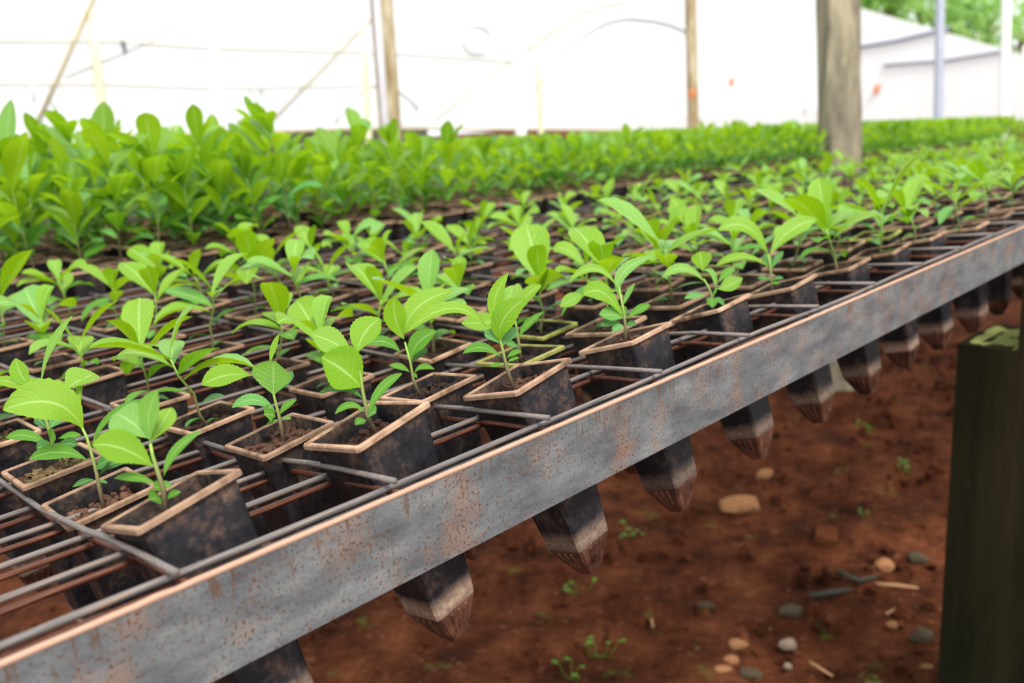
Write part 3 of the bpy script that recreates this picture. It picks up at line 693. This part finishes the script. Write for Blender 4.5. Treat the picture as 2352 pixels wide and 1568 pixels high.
second = [((228, 1139), .135, (-5, -3, -9), H1b, 'seedling with a huge drooping left leaf, in pot directly behind the nearest edge pot'),
    ((641, 998), .195, (-2.5, -5.3, -8.8), H2b, 'seedling with heart-shaped leaf pair, behind and left of the second edge pot'),
    ((983, 889), .195, (-3, -8, -7), H3b, 'seedling with rounded upright leaf, in pot between the second and third edge pots'),
    ((1194, 815), .2, (-.4, -6.4, -4.1), H4b, 'seedling in a pot with a yellow-green algae rim, behind the third edge pot'),
    ((1392, 748), .215, (1, -8, -5), None, 'short seedling directly behind the fourth edge pot'),
    ((1544, 690), .2, (-1, -7, -5), None, 'short seedling directly behind the fifth edge pot')]
third = [((123, 1066), .125, (-4, -4, -6), H1c, 'seedling with tall narrow leaf at left picture edge, third row back from steel edge'),
    ((475, 958), .12, (-.5, -4.4, -5.7), None, 'second seedling from the left in the third row back'),
    ((761, 877), .12, (-3, -4.6, -5.2), None, 'third seedling from the left in the third row back'),
    ((994, 801), .12, (-1, -1, -6), None, 'fourth seedling from the left in the third row back'),
    ((1242, 755), .125, (-1, -3, -5), None, 'seedling in algae-rimmed black pot, fifth from the left in the third row back')]
ORD = ['', 'first', 'second', 'third', 'fourth', 'fifth', 'sixth', 'seventh', 'eighth', 'ninth', 'tenth', 'eleventh', 'twelfth', 'thirteenth', 'fourteenth', 'fifteenth', 'sixteenth', 'seventeenth', 'eighteenth', 'nineteenth', 'twentieth']
def ordn(n):
    if n <= 20: return ORD[n]
    return '%d%s' % (n, {1: 'st', 2: 'nd', 3: 'rd'}.get(n % 10, 'th') if n % 100 not in (11, 12, 13) else 'th')
cnt = 0; far_short = []; spots = []
def explicit(lst):
    global cnt
    last = 0
    for (px, z, tl, hr, lb) in lst:
        c = at_z(*px, z); mw = pot_matrix(c, *tl, 1.045 if lst is front else 1.0); last = c
        r = make_pot('potted_seedling', mw, lb, GS, cnt + 1, True, 'algae' in lb); cnt += 1
        if hr: hero(r, hr['stem'], hr['leaves'], depth(c))
        else: put_plant(r, SHORT, cnt * 5 + 3)
    return last
def put_plant(r, protos, k, k_size=1.0):
    st, lv, raw = protos[k % len(protos)]
    yaw = Matrix.Rotation(ru(0, 6.28), 4, 'Z'); s_ = ru(.85, 1.12) * k_size
    Mx = Matrix.Translation((0, 0, PT - .009)) @ yaw @ Matrix.Diagonal((s_, s_, s_, 1)) @ Matrix.Translation((0, 0, -PT + .009))
    # stand a little more upright than the tilted pot
    o = link('stem', st, r); o.matrix_local = Mx
    for l in lv:
        o = link('leaf', l, r); o.matrix_local = Mx
l1 = explicit(front); l2 = explicit(second); l3 = explicit(third)
for (row, xstart) in ((1, l1.x + .5), (2, l2.x + .505), (3, l3.x + .5)):
    y = {1: 1.73, 2: 2.09, 3: 2.62}[row]; z = {1: .225, 2: .2, 3: .125}[row]; x = xstart; n = {1: 9, 2: 6, 3: 5}[row]
    while x < 22:
        n += 1; spots.append((row, n, x + ru(-.02, .02), y + ru(-.012, .012) - (x - 1) * .004, z + far_dz(x) + ru(-.01, .01), (ru(-3, 3), ru(-12, -8) if row == 1 else ru(-6, -2), ru(-6, -2)))); x += .51
for row in range(4, 9):
    y = 2.63 + .475 * (row - 3); n = 0
    for k in range(60):
        x = .86 + .51 * k + ru(-.02, .02)
        if x > 22: break
        p = proj(Vector((x, y, .12)))
        if p[0] < -45: continue
        
        if rnd() < .03: continue
        if p[0] > 0: n += 1
        lab_n = n
        spots.append((row, lab_n, x, y + ru(-.012, .012), .115 + far_dz(x) + ru(-.012, .012), (ru(-4, 4), ru(-5, 2), ru(-6, 0))))
spots.sort(key=lambda s_: (Vector((s_[2], s_[3], .1)) - EYE).length)
quota = 300 - cnt
for i, (row, n, x, y, z, tl) in enumerate(spots):
    if i >= quota: far_short.append((x, y, z, tl)); continue
    px = proj(Vector((x, y, z)))
    if n == 0 or px[0] < 0: lb = 'short seedling cut off by the left picture edge, %s row back from steel edge' % ordn(row)
    else: lb = 'short seedling in black pot, %s from left in %s row back from steel edge' % (ordn(n), ordn(row)) if row > 1 else '%s potted seedling along the steel edge' % ordn(n)
    r = make_pot('potted_seedling', pot_matrix((x, y, z - (.02 if row > 3 else 0)), *tl, 1.045 if row == 1 else 1.0 if row < 4 else .94), lb, GS, i, i < 110, rnd() < .04)
    put_plant(r, SHORT, i * 7 + row, 1 - .22 * min(1, max(0, (x - 2.5) / 3)))
# tall seedlings, rear rows
tall_far = []; tspots = []
for j in range(11):
    y = 5.9 + .27 * j
    n = 0
    for k in range(84):
        x = 1.0 + .262 * k + ru(-.01, .01)
        p = proj(Vector((x, y, .5)))
        if p[0] < -45 or p[0] > 2480: continue
        if p[0] > 0: n += 1
        
        if abs(x - 13.3) < .5 and abs(y - 5.85) < .45: continue
        if rnd() < (.28 if x < 6 else .12) and j > 0: continue
        tspots.append((j + 1, n, x, y + ru(-.01, .01), .2 + far_dz(x) + ru(-.006, .006), (ru(-2, 2), ru(-2, 2), ru(-2, 2))))
def tall_set(x): return TALL if x + ru(-1.2, 1.2) < 5.2 else TALLS
tspots.sort(key=lambda s_: s_[0] * .55 + (Vector((s_[2], s_[3], .1)) - EYE).length * .5)
for i, (row, n, x, y, z, tl) in enumerate(tspots):
    if i >= 300: tall_far.append((x, y, z, tl)); continue
    px = proj(Vector((x, y, z)))
    lb = 'tall leafy seedling, %s from left in %s rear row of tall plants' % (ordn(n), ordn(row)) if n > 0 else 'tall leafy seedling cut off by the left picture edge, %s rear row' % ordn(row)
    r = make_pot('tall_seedling', pot_matrix((x, y, z), *tl), lb, GT, i, False)
    ps = tall_set(x)
    if i < 130: put_plant(r, ps, i * 7 + 1)
    else:
        pr = ps[(i * 7 + 1) % len(ps)]
        if len(pr) == 3:
            mm = MB()
            for lm, mt in pr[2][1]:
                o_ = len(mm.v); mm.v += lm.v; mm.uv += lm.uv; mm.k = 0 if mt in (L_TALL, L_YOUNG) else 1
                mm.f += [tuple(a + o_ for a in f_) for f_ in lm.f]; mm.mi += [mm.k] * len(lm.f)
            fm = mm.mesh('foliage', [L_TALL, L_MID], True); pr = pr + (fm,); ps[(i * 7 + 1) % len(ps)] = pr
        yaw = Matrix.Rotation(ru(0, 6.28), 4, 'Z')
        o = link('stem', pr[0], r); o.matrix_local = yaw
        o = link('foliage', pr[3], r, 'stuff'); o.matrix_local = yaw
# farther plants beyond the individual ones: one joined mass per kind
def mass(name, lst, protosel, label, thin=1.0):
    mm = MB()
    for x, y, z, tl in lst:
        R_ = pot_matrix((x, y, z), *tl); yaw = Matrix.Rotation(ru(0, 6.28), 4, 'Z'); ps = protosel(x); pr = ps[int(rnd() * len(ps))]
        Mx = R_ @ yaw
        if name.startswith('far_short'): Mx = Mx @ Matrix.Translation((0, 0, PT)) @ Matrix.Diagonal((.8, .8, .8, 1)) @ Matrix.Translation((0, 0, -PT))
        for lm, mt in pr[2][1]:
            if rnd() > thin: continue
            o_ = len(mm.v); n5 = 5
            # keep every second row of the leaf to stay light
            rows_ = [lm.v[i * n5:(i + 1) * n5] for i in range(len(lm.v) // n5)]; rows_ = [rows_[0], rows_[2], rows_[4], rows_[6], rows_[7]]
            mm.k = 0 if mt in (L_TALL, L_YOUNG) else 1
            mm.quadgrid([[Mx @ Vector(r_[q]) for q in (0, 2, 4)] for r_ in rows_], [[(i / 4, q / 2) for q in range(3)] for i in range(5)])
        mm.k = 2
        a, b_ = PA * .45, PBW / 2
        mm.hexa([R_ @ Vector((sx * b_, sy * b_, PT - PL)) for sx, sy in ((-1, -1), (1, -1), (1, 1), (-1, 1))] + [R_ @ Vector((sx * a, sy * a, PT - .004)) for sx, sy in ((-1, -1), (1, -1), (1, 1), (-1, 1))])
    o = link(name, mm.mesh(name, [L_TALL, L_MID, POTS[0]], True), None, 'stuff'); tag(o, label, 'seedlings'); return o
mass('far_short_seedlings', far_short, lambda x: SHORT, 'mass of small short seedlings far along the bench at right')
mass('far_tall_seedlings', tall_far, lambda x: TALL if x < 5 else TALLS, 'mass of tall seedlings filling the back of the bench')

# ------------------------------------------------------------------ stones, sticks and weeds on the soil
def blob(name, u, v, wpx, material, label, flat=.5):
    p = at_z(u, v, -G + .05); dd = depth(p); r_ = wpx * dd / F / 2 * U
    bm = bmesh.new(); bmesh.ops.create_icosphere(bm, subdivisions=2, radius=1)
    sd = ru(0, 50)
    for v_ in bm.verts:
        k = 1 + .35 * mn.noise(v_.co * 1.1 + Vector((sd, 0, 0))); v_.co = Vector((v_.co.x * k * r_, v_.co.y * k * r_ * .7, v_.co.z * k * r_ * flat))
    me = bpy.data.meshes.new(name); bm.to_mesh(me); bm.free(); me.materials.append(material)
    o = link(name, me); o.location = M((p.x, p.y, -G + .01)) + Vector((0, 0, r_ * flat * .45)); o.rotation_euler = (0, 0, ru(-1.2, -.4)); tag(o, label, 'stone')
for a in ((1696, 1162, 98, STONE_T, 'largest tan stone on the red soil', .5), (1757, 1086, 42, STONE_T, 'small tan stone just above the largest tan stone', .6), (2029, 1297, 52, STONE_T, 'tan stone left of the dark post, above two sticks', .7),
          (2107, 1277, 46, STONE_G, 'grey stone beside the dark post', .6), (1618, 1389, 42, STONE_G, 'dark grey stone near the bottom middle', .7), (1816, 1398, 58, STONE_G, 'greenish grey stone at lower centre of the soil', .5),
          (2118, 1461, 60, STONE_G, 'rounded grey-brown stone near the foot of the dark post', .7), (1810, 1472, 44, STONE_P, 'pale stone below the greenish grey stone', .6), (1695, 1478, 46, STONE_T, 'brownish stone left of the pale stone', .7),
          (1681, 1511, 38, STONE_T, 'small pinkish tan stone near the bottom edge', .7), (1657, 1534, 48, STONE_T, 'flat tan stone at the bottom edge', .5), (1724, 1541, 55, STONE_G, 'dark stone at the bottom edge', .5),
          (1810, 1522, 20, STONE_P, 'tiny white pebble near the bottom edge', .9), (2129, 1526, 34, STONE_T, 'brown pebble at the foot of the dark post', .6), (2048, 1428, 30, STONE_T, 'small tan pebble between the sticks and the grey-brown stone', .6)):
    blob('stone', *a)
def stick(pts, wpx, material, label):
    P = [at_z(u, v, -G + .06) for u, v in pts]; r_ = wpx * depth(P[0]) / F / 2 * U
    m_ = MB(); b0 = M(P[0]); m_.tube([M(p) - b0 for p in P], [r_] * (len(P) - 1) + [r_ * .5], 6); o = link('stick', m_.mesh('stick', material, True)); o.location = b0; tag(o, label, 'stick')
stick([(1922, 1312), (1975, 1333), (2020, 1322)], 11, TWIG_D, 'dark forked twig just above the tan stick')
stick([(1998, 1341), (2060, 1344), (2110, 1350)], 9, TWIG_T, 'long straight tan stick beside the dark post')
stick([(1858, 1369), (1910, 1360), (1952, 1353)], 14, TWIG_D, 'thick black stick on the soil')
stick([(1492, 1405), (1500, 1440)], 9, TWIG_T, 'short tan stick at the lower middle')
stick([(2035, 1410), (2070, 1390)], 7, TWIG_T, 'short thin stick near the dark post')
stick([(1860, 1520), (1912, 1552)], 8, TWIG_T, 'thin pale stick at the bottom edge')
for u, v, n, l in ((1448, 1228, 9, 'small round-leaved weed beside the third pot tip'), (2086, 1072, 6, 'bright green weed beside the dark post'), (1374, 1495, 5, 'small weed near the bottom edge'), (1310, 1545, 4, 'tiny weed sprout at the bottom edge'), (1985, 985, 6, 'weed tuft under the bench edge'), (1325, 1348, 5, 'tiny weed left of the largest tan stone'), (2005, 1176, 3, 'single tiny round leaf weed right of the largest tan stone')):
    p = at_z(u, v, -G + .05); m_ = MB()
    for k in range(n):
        c = Vector((ru(-.035, .035), ru(-.035, .035), 0)); a = ru(0, 6.28); h = ru(.01, .03)
        m_.tube([Vector((0, 0, 0)), c * .6, c + Vector((0, 0, h))], .0006, 4)
        tip = c + Vector((math.cos(a) * .016, math.sin(a) * .016, h + .004))
        r_, uv = leaf_rows(c + Vector((0, 0, h)), (c + tip) / 2 + Vector((0, 0, h * .6)), tip, UPV, .011, 4, 2); m_.quadgrid(r_, uv)
    o = link('weed', m_.mesh('weed', L_MID, True)); o.location = M((p.x, p.y, -G)); tag(o, l, 'weed')
# small clods and crumbs of soil
random.seed(5); m_ = MB()
for _ in range(1500):
    x, y = ru(1.5, 16), ru(1.2, 8.5); r_ = abs(random.gauss(0, .03)) * U + .0012
    R_ = Euler((ru(0, 3), ru(0, 3), ru(0, 3))).to_matrix(); m_.box(M((x, y, -G)) + Vector((0, 0, r_ * .6)), (r_, r_ * ru(.5, .9), r_ * ru(.4, .7)), R_)
o = link('soil_crumbs', m_.mesh('soil_crumbs', EARTH), None, 'stuff'); tag(o, 'loose red-brown soil crumbs scattered under the bench', 'soil')
